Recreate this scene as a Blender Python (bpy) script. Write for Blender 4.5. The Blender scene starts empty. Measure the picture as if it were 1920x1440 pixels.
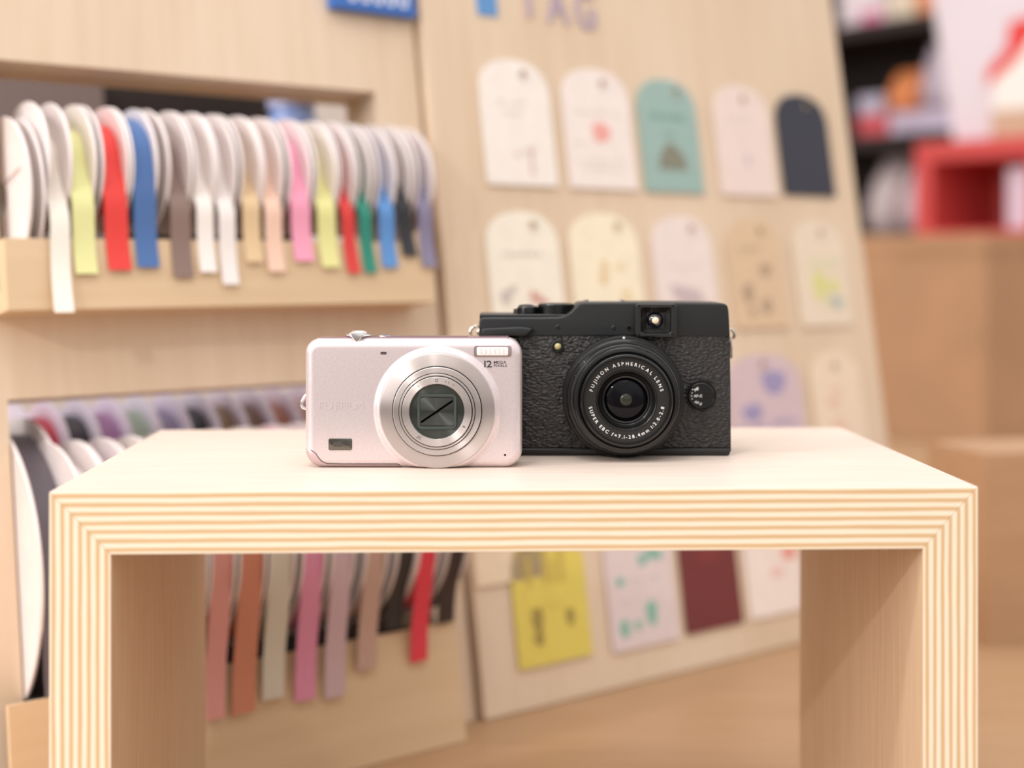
import bpy, bmesh, math, random
from mathutils import Vector, Matrix
random.seed(7)
S = bpy.context.scene
COL = S.collection
PI = math.pi

# ------------------------------------------------------------------ camera, world, lights, exposure
F = 1920 * 50 / 36.0                      # focal length in pixels
CZ = 1.11                                 # camera height
HY = 494.0                                # horizon row (the lens is shifted, the camera level)
cd = bpy.data.cameras.new('camera'); cam = bpy.data.objects.new('camera', cd); COL.objects.link(cam)
cam.location = (0, 0, CZ); cam.rotation_euler = (PI / 2, 0, 0)
cd.lens = 50; cd.sensor_width = 36; cd.sensor_fit = 'HORIZONTAL'
cd.shift_y = -(720 - HY) / 1920.0
cd.clip_start = 0.02; cd.clip_end = 50
cd.dof.use_dof = True; cd.dof.focus_distance = 0.636; cd.dof.aperture_fstop = 3.7
S.camera = cam

w = bpy.data.worlds.new('shop_light'); S.world = w; w.use_nodes = True
wn_ = w.node_tree; bg = wn_.nodes['Background']; bg.inputs[1].default_value = 0.85
tcw = wn_.nodes.new('ShaderNodeTexCoord'); sxw = wn_.nodes.new('ShaderNodeSeparateXYZ'); rw = wn_.nodes.new('ShaderNodeValToRGB')
nw = wn_.nodes.new('ShaderNodeTexNoise'); nw.inputs['Scale'].default_value = 2.3; nw.inputs['Detail'].default_value = 1
mw = wn_.nodes.new('ShaderNodeMath'); mw.operation = 'MULTIPLY_ADD'; mw.inputs[1].default_value = .9
wn_.links.new(tcw.outputs['Generated'], sxw.inputs[0]); wn_.links.new(tcw.outputs['Generated'], nw.inputs['Vector'])
wn_.links.new(nw.outputs['Fac'], mw.inputs[0]); wn_.links.new(sxw.outputs['Z'], mw.inputs[2])
e = rw.color_ramp.elements; e[0].position = 0.05; e[0].color = (.36, .31, .27, 1); e[1].position = .95; e[1].color = (1.15, 1.12, 1.10, 1)
x_ = e.new(.42); x_.color = (.50, .46, .44, 1); x_ = e.new(.60); x_.color = (.86, .83, .81, 1)
wn_.links.new(mw.outputs[0], rw.inputs['Fac']); wn_.links.new(rw.outputs['Color'], bg.inputs[0])

def area(name, loc, target, size, power, color=(1, .965, .95), sy=None):
    l = bpy.data.lights.new(name, 'AREA'); l.size = size; l.energy = power; l.color = color
    if sy: l.shape = 'RECTANGLE'; l.size_y = sy
    o = bpy.data.objects.new(name, l); COL.objects.link(o); o.location = loc
    o.rotation_euler = (Vector(target) - Vector(loc)).to_track_quat('-Z', 'Y').to_euler(); return o
def spot(name, loc, target, power, angle=60, radius=.03, color=(1, .95, .92)):
    l = bpy.data.lights.new(name, 'SPOT'); l.energy = power; l.color = color
    l.spot_size = math.radians(angle); l.spot_blend = .6; l.shadow_soft_size = radius
    o = bpy.data.objects.new(name, l); COL.objects.link(o); o.location = loc
    o.rotation_euler = (Vector(target) - Vector(loc)).to_track_quat('-Z', 'Y').to_euler(); return o
area('ceiling_panel_light', (-.3, .2, 2.9), (0, .8, 1.0), 2.4, 18)
area('ceiling_panel_light', (.1, 2.1, 3.0), (.9, 2.6, 1.0), 1.6, 10)
area('left_fill_light', (-1.9, -.5, 1.75), (.1, .75, 1.0), 1.2, 17)  # added soft fill from the left, no window stands there
spot('track_spotlight', (-.25, .12, 2.7), (0, .65, 1.0), 12, 70, .03)
spot('track_spotlight', (-1.05, -1.0, 2.0), (0, .7, 1.0), 30, 60, .035)
spot('track_spotlight', (-1.5, .0, 2.3), (-.35, .7, .98), 30, 60, .06)
S.view_settings.view_transform = 'Standard'; S.view_settings.look = 'None'
S.view_settings.exposure = 0.24; S.view_settings.gamma = 1; S.view_settings.use_curve_mapping = False

# ------------------------------------------------------------------ projection helpers
def ray(px, py): return Vector(((px - 960) / F, 1.0, (HY - py) / F))
def at(px, py, Y): return Vector((0, 0, CZ)) + ray(px, py) * Y
YAW = math.radians(38); TILT = math.radians(9)
BO = at(830, 600, 1.0)
BR = (Matrix.Rotation(YAW, 3, 'Z') @ Matrix.Rotation(PI / 2 - TILT, 3, 'X'))
BU, BV, BN = BR.col[0].copy(), BR.col[1].copy(), BR.col[2].copy()
BM = Matrix.Translation(BO) @ BR.to_4x4()
def bp(px, py, n=0.0):
    d = ray(px, py); C0 = Vector((0, 0, CZ))
    t = (BO + BN * n - C0).dot(BN) / d.dot(BN)
    p = C0 + d * t - BO
    return p.dot(BU), p.dot(BV)

# ------------------------------------------------------------------ materials
def lin(c):
    return tuple(((x / 255) / 12.92 if x / 255 <= .04045 else ((x / 255 + .055) / 1.055) ** 2.4) for x in c) + (1,)
MATS = {}
def mat(name, rgb, rough=.5, metal=0.0, spec=.5, coat=0, noise=None, bump=None, aniso=0, arot=0, sheen=0, trans=0):
    if name in MATS: return MATS[name]
    m = bpy.data.materials.new(name); m.use_nodes = True; MATS[name] = m
    nt = m.node_tree; b = nt.nodes['Principled BSDF']
    b.inputs['Base Color'].default_value = lin(rgb); b.inputs['Roughness'].default_value = rough
    b.inputs['Metallic'].default_value = metal; b.inputs['Specular IOR Level'].default_value = spec
    b.inputs['Coat Weight'].default_value = coat; b.inputs['Sheen Weight'].default_value = sheen
    b.inputs['Transmission Weight'].default_value = trans
    tc = nt.nodes.new('ShaderNodeTexCoord')
    if noise:                                   # (scale, amount)
        n = nt.nodes.new('ShaderNodeTexNoise'); n.inputs['Scale'].default_value = noise[0]; n.inputs['Detail'].default_value = 3
        nt.links.new(tc.outputs['Object'], n.inputs['Vector'])
        r = nt.nodes.new('ShaderNodeValToRGB'); k = noise[1]
        r.color_ramp.elements[0].color = lin(tuple(max(0, x * (1 - k)) for x in rgb))
        r.color_ramp.elements[1].color = lin(tuple(min(255, x * (1 + k)) for x in rgb))
        r.color_ramp.elements[0].position = .3; r.color_ramp.elements[1].position = .7
        nt.links.new(n.outputs['Fac'], r.inputs['Fac']); nt.links.new(r.outputs['Color'], b.inputs['Base Color'])
    if bump:                                    # (scale, strength, distance)
        n = nt.nodes.new('ShaderNodeTexNoise'); n.inputs['Scale'].default_value = bump[0]; n.inputs['Detail'].default_value = 2
        nt.links.new(tc.outputs['Object'], n.inputs['Vector'])
        bu = nt.nodes.new('ShaderNodeBump'); bu.inputs['Strength'].default_value = bump[1]; bu.inputs['Distance'].default_value = bump[2]
        nt.links.new(n.outputs['Fac'], bu.inputs['Height']); nt.links.new(bu.outputs['Normal'], b.inputs['Normal'])
    if aniso:
        b.inputs['Anisotropic'].default_value = aniso; b.inputs['Anisotropic Rotation'].default_value = arot
        t = nt.nodes.new('ShaderNodeTangent'); t.direction_type = 'RADIAL'; t.axis = 'Y'
        nt.links.new(t.outputs['Tangent'], b.inputs['Tangent'])
    return m
def wood(name, c1, c2, stretch=(30, 30, 2), rough=.5, scale=1.0, patch=.5):
    """fine straight grain along the axis with the small stretch value"""
    if name in MATS: return MATS[name]
    m = bpy.data.materials.new(name); m.use_nodes = True; MATS[name] = m
    nt = m.node_tree; b = nt.nodes['Principled BSDF']; b.inputs['Roughness'].default_value = rough
    b.inputs['Specular IOR Level'].default_value = .35
    tc = nt.nodes.new('ShaderNodeTexCoord'); mp = nt.nodes.new('ShaderNodeMapping')
    mp.inputs['Scale'].default_value = stretch; nt.links.new(tc.outputs['Object'], mp.inputs['Vector'])
    n = nt.nodes.new('ShaderNodeTexNoise'); n.inputs['Scale'].default_value = 9 * scale; n.inputs['Detail'].default_value = 6
    nt.links.new(mp.outputs['Vector'], n.inputs['Vector'])
    n2 = nt.nodes.new('ShaderNodeTexNoise'); n2.inputs['Scale'].default_value = 1.1 * scale; n2.inputs['Detail'].default_value = 2
    mp2 = nt.nodes.new('ShaderNodeMapping'); mp2.inputs['Scale'].default_value = tuple(math.sqrt(s) * 1.6 for s in stretch)
    nt.links.new(tc.outputs['Object'], mp2.inputs['Vector']); nt.links.new(mp2.outputs['Vector'], n2.inputs['Vector'])
    mx = nt.nodes.new('ShaderNodeMix'); mx.inputs['Factor'].default_value = patch
    nt.links.new(n.outputs['Fac'], mx.inputs['A']); nt.links.new(n2.outputs['Fac'], mx.inputs['B'])
    r = nt.nodes.new('ShaderNodeValToRGB'); r.color_ramp.elements[0].color = lin(c1); r.color_ramp.elements[1].color = lin(c2)
    r.color_ramp.elements[0].position = .36; r.color_ramp.elements[1].position = .62
    nt.links.new(mx.outputs['Result'], r.inputs['Fac']); nt.links.new(r.outputs['Color'], b.inputs['Base Color'])
    bu = nt.nodes.new('ShaderNodeBump'); bu.inputs['Strength'].default_value = .08; bu.inputs['Distance'].default_value = .0005
    nt.links.new(n.outputs['Fac'], bu.inputs['Height']); nt.links.new(bu.outputs['Normal'], b.inputs['Normal'])
    return m
def ply(name, axis, n_per, thick, start):
    """cut plywood edge: alternating veneers across the board's thickness (axis 0=x, 2=z)"""
    m = bpy.data.materials.new(name); m.use_nodes = True; MATS[name] = m
    nt = m.node_tree; b = nt.nodes['Principled BSDF']; b.inputs['Roughness'].default_value = .55
    b.inputs['Specular IOR Level'].default_value = .3
    L = nt.links.new
    tc = nt.nodes.new('ShaderNodeTexCoord'); sx = nt.nodes.new('ShaderNodeSeparateXYZ'); L(tc.outputs['Object'], sx.inputs[0])
    nz = nt.nodes.new('ShaderNodeTexNoise'); nz.inputs['Scale'].default_value = 18; nz.inputs['Detail'].default_value = 3
    mp = nt.nodes.new('ShaderNodeMapping'); mp.inputs['Scale'].default_value = (1.4, 1, 12) if axis == 2 else (12, 1, 1.4)
    L(tc.outputs['Object'], mp.inputs['Vector']); L(mp.outputs['Vector'], nz.inputs['Vector'])
    def math_(op, a, bb):
        x = nt.nodes.new('ShaderNodeMath'); x.operation = op
        for i, v in ((0, a), (1, bb)):
            if v is None: continue
            if isinstance(v, (int, float)): x.inputs[i].default_value = v
            else: L(v, x.inputs[i])
        return x.outputs[0]
    wob = math_('MULTIPLY', math_('SUBTRACT', nz.outputs['Fac'], .5), .0010)
    c = math_('ADD', math_('SUBTRACT', sx.outputs['X' if axis == 0 else 'Z'], start), wob)
    ph = math_('MULTIPLY', c, 2 * PI * n_per / thick)
    co = math_('COSINE', ph, None)
    v = math_('ADD', math_('MULTIPLY', co, .5), .5)
    r = nt.nodes.new('ShaderNodeValToRGB'); e = r.color_ramp.elements
    e[0].position = .12; e[0].color = lin((213, 180, 138)); e[1].position = .72; e[1].color = lin((240, 228, 207))
    x = e.new(.42); x.color = lin((227, 203, 168))
    L(v, r.inputs['Fac']); L(r.outputs['Color'], b.inputs['Base Color'])
    return m

M_TOP = wood('birch_veneer_lengthwise', (211, 193, 180), (222, 206, 193), (2, 40, 40), .45, 1.2, .35)
M_LEG = wood('birch_veneer_upright', (206, 176, 142), (218, 190, 158), (40, 40, 2), .5, 1.2, .35)
M_PANEL = wood('pale_laminated_wood', (214, 190, 162), (225, 204, 180), (14, .9, 14), .5, 1.0, .6)
M_BEAM = wood('pale_wood_rail', (212, 184, 148), (222, 196, 162), (.9, 14, 14), .5, 1.0, .6)
M_TABLE = wood('counter_wood', (168, 132, 98), (180, 145, 111), (1, 10, 10), .45, 1.0, .6)
M_DARKIN = mat('cavity_shade_dark', (52, 44, 44), .7, noise=(12, .15))

# ------------------------------------------------------------------ mesh builders
class MB:
    def __init__(s): s.v = []; s.f = []; s.mi = []
    def add(s, vs, fs, mi=0):
        o = len(s.v); s.v += [tuple(p) for p in vs]; s.f += [tuple(i + o for i in f) for f in fs]; s.mi += [mi] * len(fs)
    def box(s, lo, hi, mi=0):
        x0, y0, z0 = lo; x1, y1, z1 = hi
        s.add([(x0, y0, z0), (x1, y0, z0), (x1, y1, z0), (x0, y1, z0), (x0, y0, z1), (x1, y0, z1), (x1, y1, z1), (x0, y1, z1)],
              [(0, 3, 2, 1), (4, 5, 6, 7), (0, 1, 5, 4), (1, 2, 6, 5), (2, 3, 7, 6), (3, 0, 4, 7)], mi); return s
    def lathe(s, prof, seg=64, axis='y', c=(0, 0, 0), mi=0, close=False):
        """prof: list of (r, h) along axis"""
        vs = []; fs = []; n = len(prof)
        for i in range(seg):
            a = 2 * PI * i / seg
            for r, h in prof:
                p, q = r * math.cos(a), r * math.sin(a)
                if axis == 'y': vs.append((c[0] + p, c[1] + h, c[2] + q))
                elif axis == 'x': vs.append((c[0] + h, c[1] + p, c[2] + q))
                else: vs.append((c[0] + p, c[1] + q, c[2] + h))
        for i in range(seg):
            j = (i + 1) % seg
            for k in range(n - 1 + (1 if close else 0)):
                l = (k + 1) % n
                fs.append((i * n + k, j * n + k, j * n + l, i * n + l))
        s.add(vs, fs, mi); return s
    def tube(s, pts, r, seg=10, closed=False, mi=0):
        pts = [Vector(p) for p in pts]; n = len(pts); vs = []; fs = []
        ref = Vector((0.13, .97, .21)).normalized()
        for i, p in enumerate(pts):
            a = pts[(i - 1) % n] if (closed or i > 0) else p; b = pts[(i + 1) % n] if (closed or i < n - 1) else p
            t = (b - a).normalized(); u = t.cross(ref).normalized(); v = t.cross(u)
            rr = r[i] if isinstance(r, (list, tuple)) else r
            for k in range(seg):
                an = 2 * PI * k / seg; vs.append(p + u * rr * math.cos(an) + v * rr * math.sin(an))
        for i in range(n if closed else n - 1):
            j = (i + 1) % n
            for k in range(seg):
                l = (k + 1) % seg; fs.append((i * seg + k, i * seg + l, j * seg + l, j * seg + k))
        if not closed:
            fs.append(tuple(range(seg))); fs.append(tuple((n - 1) * seg + k for k in reversed(range(seg))))
        s.add(vs, fs, mi); return s
    def prism(s, outer, t0, t1, holes=(), plane='xy', mi=0):
        """filled outline (with holes) between t0 and t1"""
        bm = bmesh.new(); loops = [outer] + list(holes); edges = []; rings = []
        for lp in loops:
            vv = [bm.verts.new((p[0], p[1], 0)) for p in lp]; rings.append(vv)
            for i in range(len(vv)): edges.append(bm.edges.new((vv[i], vv[(i + 1) % len(vv)])))
        bmesh.ops.triangle_fill(bm, use_beauty=True, edges=edges, use_dissolve=False)
        bm.verts.index_update(); base = [v.co.copy() for v in bm.verts]; tri = [tuple(v.index for v in f.verts) for f in bm.faces]
        idx = [[v.index for v in r] for r in rings]; bm.free(); n = len(base)
        P = (lambda x, y, t: (x, y, t)) if plane == 'xy' else (lambda x, y, t: (x, t, y))
        vs = [P(p.x, p.y, t0) for p in base] + [P(p.x, p.y, t1) for p in base]
        fs = [t for t in tri] + [tuple(i + n for i in reversed(t)) for t in tri]
        for r in idx:
            for i in range(len(r)): a, b = r[i], r[(i + 1) % len(r)]; fs.append((a, b, b + n, a + n))
        s.add(vs, fs, mi); return s
    def slab(s, outline, y0, y1, bev=.002, seg=5, mi=0, bevback=None):
        """convex-ish outline in xz, rounded front (y0) and back (y1) edges; insets along normals"""
        n = len(outline)
        nor = []
        for i in range(n):
            a = Vector(outline[i - 1]); b = Vector(outline[(i + 1) % n]); t = (b - a).normalized(); nor.append(Vector((t.y, -t.x)))
        ar = sum(outline[i][0] * outline[(i + 1) % n][1] - outline[(i + 1) % n][0] * outline[i][1] for i in range(n))
        if ar < 0: nor = [-k for k in nor]
        bb = bev if bevback is None else bevback
        levels = []
        for k in range(seg + 1):
            a = PI / 2 * k / seg; levels.append((bev * (1 - math.sin(a)), y0 + bev * (1 - math.cos(a))))
        for k in range(seg + 1):
            a = PI / 2 * (1 - k / seg); levels.append((bb * (1 - math.sin(a)), y1 - bb * (1 - math.cos(a))))
        vs = []; fs = []
        for ins, y in levels:
            for p, q in zip(outline, nor): vs.append((p[0] - q.x * ins, y, p[1] - q.y * ins))
        for l in range(len(levels) - 1):
            for i in range(n):
                j = (i + 1) % n; fs.append((l * n + i, l * n + j, (l + 1) * n + j, (l + 1) * n + i))
        fs.append(tuple(range(n))); fs.append(tuple(reversed([(len(levels) - 1) * n + i for i in range(n)])))
        s.add(vs, fs, mi); return s
    def mesh(s, name, mats, smooth=None):
        me = bpy.data.meshes.new(name); me.from_pydata(s.v, [], s.f)
        for m in (mats if isinstance(mats, (list, tuple)) else [mats]): me.materials.append(m)
        for p, mi in zip(me.polygons, s.mi): p.material_index = mi
        bm = bmesh.new(); bm.from_mesh(me); bmesh.ops.remove_doubles(bm, verts=bm.verts, dist=1e-7)
        bmesh.ops.recalc_face_normals(bm, faces=bm.faces)
        if smooth is not None:
            for f in bm.faces: f.smooth = True
            th = math.radians(smooth)
            for e in bm.edges:
                e.smooth = len(e.link_faces) == 2 and e.calc_face_angle(0) < th
        bm.to_mesh(me); bm.free(); return me
    def obj(s, name, mats, parent=None, smooth=None, loc=None):
        o = bpy.data.objects.new(name, s.mesh(name, mats, smooth)); COL.objects.link(o)
        if parent: o.parent = parent
        if loc: o.location = loc
        return o
def tag(o, label, cat=None, group=None, kind=None):
    if label: o['label'] = label
    if cat: o['category'] = cat
    if group: o['group'] = group
    if kind: o['kind'] = kind
    return o
def empty(name, M, label, cat, group=None):
    o = bpy.data.objects.new(name, None); COL.objects.link(o); o.empty_display_size = .02
    o.matrix_world = M; return tag(o, label, cat, group)
def rrect(x0, z0, x1, z1, r, seg=8):
    if not isinstance(r, (list, tuple)): r = [r] * 4      # BL, BR, TR, TL
    pts = []
    for (cx, cz, rr, a0) in ((x0 + r[0], z0 + r[0], r[0], PI), (x1 - r[1], z0 + r[1], r[1], 1.5 * PI), (x1 - r[2], z1 - r[2], r[2], 0), (x0 + r[3], z1 - r[3], r[3], PI / 2)):
        for k in range(seg + 1):
            a = a0 + PI / 2 * k / seg; pts.append((cx + rr * math.cos(a), cz + rr * math.sin(a)))
    return pts
def circ(cx, cz, r, n=24, rz=None): return [(cx + r * math.cos(2 * PI * k / n), cz + (rz or r) * math.sin(2 * PI * k / n)) for k in range(n)]
GL = {}
def glyph(ch, extrude=.02, offset=0.0):
    k = (ch, extrude, offset)
    if k not in GL:
        c = bpy.data.curves.new('t', 'FONT'); c.body = ch; c.size = 1; c.extrude = extrude; c.offset = offset; c.resolution_u = 4
        o = bpy.data.objects.new('t', c); me = bpy.data.meshes.new_from_object(o)
        GL[k] = ([v.co.copy() for v in me.vertices], [tuple(p.vertices) for p in me.polygons])
        bpy.data.objects.remove(o); bpy.data.curves.remove(c); bpy.data.meshes.remove(me)
    return GL[k]
def text(mb, s, size, x, z, y, spacing=1.0, sx=1.0, off=.01, plane='xz', mi=0, ext=.02, gap=None):
    """upright lettering in the xz plane (facing -y) or the xy plane (facing +z)"""
    cx = x
    for ch in s:
        if ch == ' ': cx += size * .32 * sx * spacing; continue
        vs, fs = glyph(ch, ext, off)
        x0 = min(v.x for v in vs); x1 = max(v.x for v in vs)
        out = []
        for v in vs:
            X = cx + (v.x - x0) * size * sx; Y = v.y * size; T = v.z * size
            out.append((X, y - T, z + Y) if plane == 'xz' else (X, z + Y, y + T))
        mb.add(out, fs, mi); cx += ((x1 - x0) + .09 * spacing + (gap or 0)) * size * sx
    return cx
def arctext(mb, s, size, r, a0, a1, y, inward=False, off=.012):
    """lettering spread along a circle in the xz plane, between angles a0 and a1 (degrees)"""
    ws = []
    for ch in s:
        if ch == ' ': ws.append(.42)
        else:
            vs, _ = glyph(ch, .02, off); ws.append(max(v.x for v in vs) - min(v.x for v in vs) + .22)
    tot = sum(ws); acc = 0
    for ch, wd in zip(s, ws):
        a = math.radians(a0 + (a1 - a0) * (acc + wd / 2) / tot); acc += wd
        if ch == ' ': continue
        vs, fs = glyph(ch, .02, off); mx = (max(v.x for v in vs) + min(v.x for v in vs)) / 2
        rot = a - PI / 2 if not inward else a + PI / 2
        out = []
        for v in vs:
            lx, lz = (v.x - mx) * size, (v.y - .35) * size
            out.append((r * math.cos(a) + lx * math.cos(rot) - lz * math.sin(rot), y - v.z * size, r * math.sin(a) + lx * math.sin(rot) + lz * math.cos(rot)))
        mb.add(out, fs)

# ------------------------------------------------------------------ the setting
TZ = .80                                    # counter top height
tag(MB().box((-3, -2, -.05), (4.5, 5.2, 0)).obj('floor', wood('shop_floor_boards', (150, 118, 90), (176, 142, 110), (1, 12, 12))), None, kind='structure')
tag(MB().box((-3, 5.0, 0), (4.5, 5.15, 3.2)).obj('wall_back', mat('warm_white_plaster', (236, 222, 212), .7, noise=(3, .03))), None, kind='structure')
cnt = empty('display_counter', Matrix.Translation((.9, 1.56, 0)), 'long pale brown wooden counter carrying the ribbon stand, tag board and boxes', 'counter')
MB().box((-1.7, -1.41, TZ - .035), (1.7, 1.41, TZ)).obj('counter_top', M_TABLE, cnt)
MB().box((-1.62, -1.33, 0.0), (1.62, 1.33, TZ - .035)).obj('cabinet_body', M_TABLE, cnt)

# ------------------------------------------------------------------ plywood riser (the little bench)
BY = math.radians(2.04)
PO = at(960, 917.5, .5735)                   # top front edge, below the lens axis
benchM = Matrix.Translation((PO.x, PO.y, TZ)) @ Matrix.Rotation(BY, 4, 'Z')
riser = empty('plywood_riser', benchM, 'bridge-shaped plywood riser with striped cut edges carrying two cameras', 'display riser')
iR = benchM.inverted()
def on_front(px, py):
    d = ray(px, py); C0 = Vector((0, 0, CZ)); nrm = benchM.to_3x3() @ Vector((0, 1, 0))
    t = (benchM.translation - C0).dot(nrm) / d.dot(nrm); return iR @ (C0 + d * t)
TLo = on_front(92, 923); TRo = on_front(1834, 912); TLi = on_front(208, 1040); TRi = on_front(1731, 1029)
HT = PO.z - TZ                               # riser height
XL, XR = TLo.x, TRo.x; XLi, XRi = TLi.x, TRi.x; ZI = (TLi.z + TRi.z) / 2; DEP = .2115
TH = HT - ZI
def mitred(name, quad, mats, endmi=1):
    """quad: 4 xz points, swept in y; front/back faces use slot 1"""
    mb = MB(); n = 4; c = .0005
    vs = [(x, 0, z) for x, z in quad] + [(x, DEP, z) for x, z in quad]
    mb.add(vs, [(0, 1, 2, 3), (7, 6, 5, 4)], 1)
    mb.add(vs, [(0, 4, 5, 1), (1, 5, 6, 2), (2, 6, 7, 3), (3, 7, 4, 0)], 0)
    o = mb.obj(name, mats, riser)
    bv = o.modifiers.new('edge', 'BEVEL'); bv.width = .0003; bv.segments = 2; bv.limit_method = 'ANGLE'
    return o
NP = 7.0
PT = ply('plywood_edge_top', 2, NP, TH, ZI); PL = ply('plywood_edge_left', 0, NP, XLi - XL, XL); PR = ply('plywood_edge_right', 0, NP, XR - XRi, XRi)
mitred('top_panel', [(XL, HT), (XR, HT), (XRi, ZI), (XLi, ZI)], [M_TOP, PT])
mitred('side_panel', [(XL, 0), (XL, HT), (XLi, ZI), (XLi, 0)], [M_LEG, PL])
mitred('side_panel', [(XRi, 0), (XRi, ZI), (XR, HT), (XR, 0)], [M_LEG, PR])
BT = PO.z                                    # riser top height

# ------------------------------------------------------------------ silver compact camera
Zs = (CZ - BT) * F / (877.5 - HY)
sS = Zs / F                                  # metres per pixel at its front
M_PEARL = mat('pearl_pink_silver_paint', (224, 211, 212), .32, .6, noise=(900, .02))
M_PEARL2 = mat('pearl_edge_trim', (205, 184, 186), .3, .7)
M_CHROME = mat('chrome', (235, 232, 232), .12, 1.0)
M_BRUSH = mat('spun_aluminium', (222, 212, 208), .46, 1.0, aniso=.97, arot=.25)
M_BRUSH2 = mat('turned_aluminium', (214, 206, 203), .42, 1.0, aniso=.97, arot=.25)
M_BLK = mat('black_plastic', (12, 12, 13), .35)
M_INK = mat('grey_ink', (44, 38, 40), .5)
sx0 = (571 - 960) * sS; sx1 = (979 - 960) * sS; Wd = sx1 - sx0; Hh = (877.5 - 635) * sS
sc = empty('compact_camera', Matrix.Translation(((sx0 + sx1) / 2, Zs, BT)), 'pinkish-silver compact camera with round lens standing in front of the black camera', 'camera')
def sp(px, py): return ((px - 571) * sS - Wd / 2, (877.5 - py) * sS)
BEV = .0042
body_out = rrect(-Wd / 2, 0, Wd / 2, Hh, [.009, .008, .0075, .0065], 10)
MB().slab(body_out, 0, .0205, BEV, 8, bevback=.003).obj('body', M_PEARL, sc, 40)
lcx, lcz = sp(820.3, 769.3)
def surf_y(x, z, b=BEV):
    """depth of the rounded front shell at x, z"""
    r = .008; cx = Wd / 2; dx = max(0, abs(x) - (cx - r)); dz0 = max(0, (r - z), (z - (Hh - r)))
    if dx > 0 and dz0 > 0: d = r - math.hypot(dx, dz0)
    else: d = min(cx - abs(x), z, Hh - z)
    d = max(0, min(b, d)); return b - math.sqrt(max(0, b * b - (b - d) ** 2))
# soft raised collar flaring out of the shell round the lens
mb = MB(); prof = []
for k in range(9):
    t = k / 8; prof.append((.0256 + .0032 * (1 - t), -.0016 * (.5 - .5 * math.cos(PI * t))))
vs = []; fs = []; seg = 96; n = len(prof)
for i in range(seg):
    a = 2 * PI * i / seg
    for k, (r, h) in enumerate(prof):
        x = r * math.cos(a); z = r * math.sin(a) + lcz
        z = max(.0006, min(Hh - .0012, z)); sy = surf_y(x + lcx, z)
        vs.append((x, sy * (1 - k / 8) + h - .00003, z - lcz))
for i in range(seg):
    j = (i + 1) % seg
    for k in range(n - 1): fs.append((i * n + k, j * n + k, j * n + k + 1, i * n + k + 1))
mb.add(vs, fs)
mb.obj('lens_collar', M_PEARL, sc, 60, (lcx, 0, lcz))
lens = MB().lathe([(.0256, .0015), (.0256, -.0016), (.0252, -.0022), (.0246, -.0024), (.0206, -.0034), (.0200, -.0034), (.0199, -.0012)], 128).obj('lens_ring', M_BRUSH, sc, 25, (lcx, 0, lcz))
MB().lathe([(.0200, -.0006), (.0140, -.0006)], 96).obj('lens_gap', M_BLK, lens, 30)
MB().lathe([(.01955, -.0010), (.01955, -.0043), (.0192, -.0047), (.0171, -.0047), (.01695, -.0040), (.0168, -.0035)], 128).obj('outer_barrel', M_BRUSH2, lens, 25)
MB().lathe([(.01665, -.0020), (.01665, -.0052), (.0165, -.0054), (.0159, -.0054), (.01575, -.0048), (.0157, -.0040)], 128).obj('middle_barrel', M_BRUSH2, lens, 25)
MB().lathe([(.0154, -.0030), (.0154, -.0060), (.0152, -.0062), (.0124, -.0062), (.0122, -.0058), (.0121, -.0050)], 128).obj('inner_barrel', M_BRUSH2, lens, 25)
M_SHUT = mat('dark_lens_cover', (80, 83, 79), .42, .95, aniso=.97, arot=.25)
MB().lathe([(.01215, -.0052), (.0002, -.0052)], 96).obj('lens_cover', M_SHUT, lens, 30)
wn = MB(); wn.prism(rrect(-.0086, -.0078, .0086, .0078, .0022), -.0056, -.0054, [rrect(-.0076, -.0066, .0076, .0066, .0010)], 'xz')
wn.obj('window_rim', mat('smoky_rim', (96, 104, 100), .25, .7), lens)
sb = MB(); sb.prism(rrect(-.0076, -.0060, .0076, .0060, .0006), -.00545, -.0053, [], 'xz')
sb.obj('shutter_blade', mat('shutter_blade_steel', (84, 87, 84), .42, .95, aniso=.97, arot=.25), lens)
ss = MB()
dv = Vector((.0150, .0102)).normalized(); pv = Vector((-dv.y, dv.x)) * .00042
ss.add([(p.x, -.0058, p.y) for p in (dv * -.0084 - pv, dv * .0084 - pv, dv * .0084 + pv, dv * -.0084 + pv)] + [(p.x, -.0054, p.y) for p in (dv * -.0084 - pv, dv * .0084 - pv, dv * .0084 + pv, dv * -.0084 + pv)],
       [(0, 1, 2, 3), (7, 6, 5, 4), (0, 4, 5, 1), (1, 5, 6, 2), (2, 6, 7, 3), (3, 7, 4, 0)])
ss.obj('shutter_slit', mat('slit_black', (3, 3, 3), .95, spec=0), lens)
lt = MB()
arctext(lt, 'JC', .0017, .0137, 231, 240, -.00622, True)
arctext(lt, '9', .0017, .0137, 329, 333, -.00622, True)
arctext(lt, 'O', .0019, .0138, 93, 88, -.00622)
arctext(lt, '4.5', .0010, .0138, 76, 66, -.00622); arctext(lt, 'f', .0012, .0138, 60, 56, -.00622); arctext(lt, '5', .0010, .0138, 128, 124, -.00622)
arctext(lt, '- - .', .0009, .0138, 258, 285, -.00622, True)
lt.obj('lens_lettering', M_INK, lens)
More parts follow.
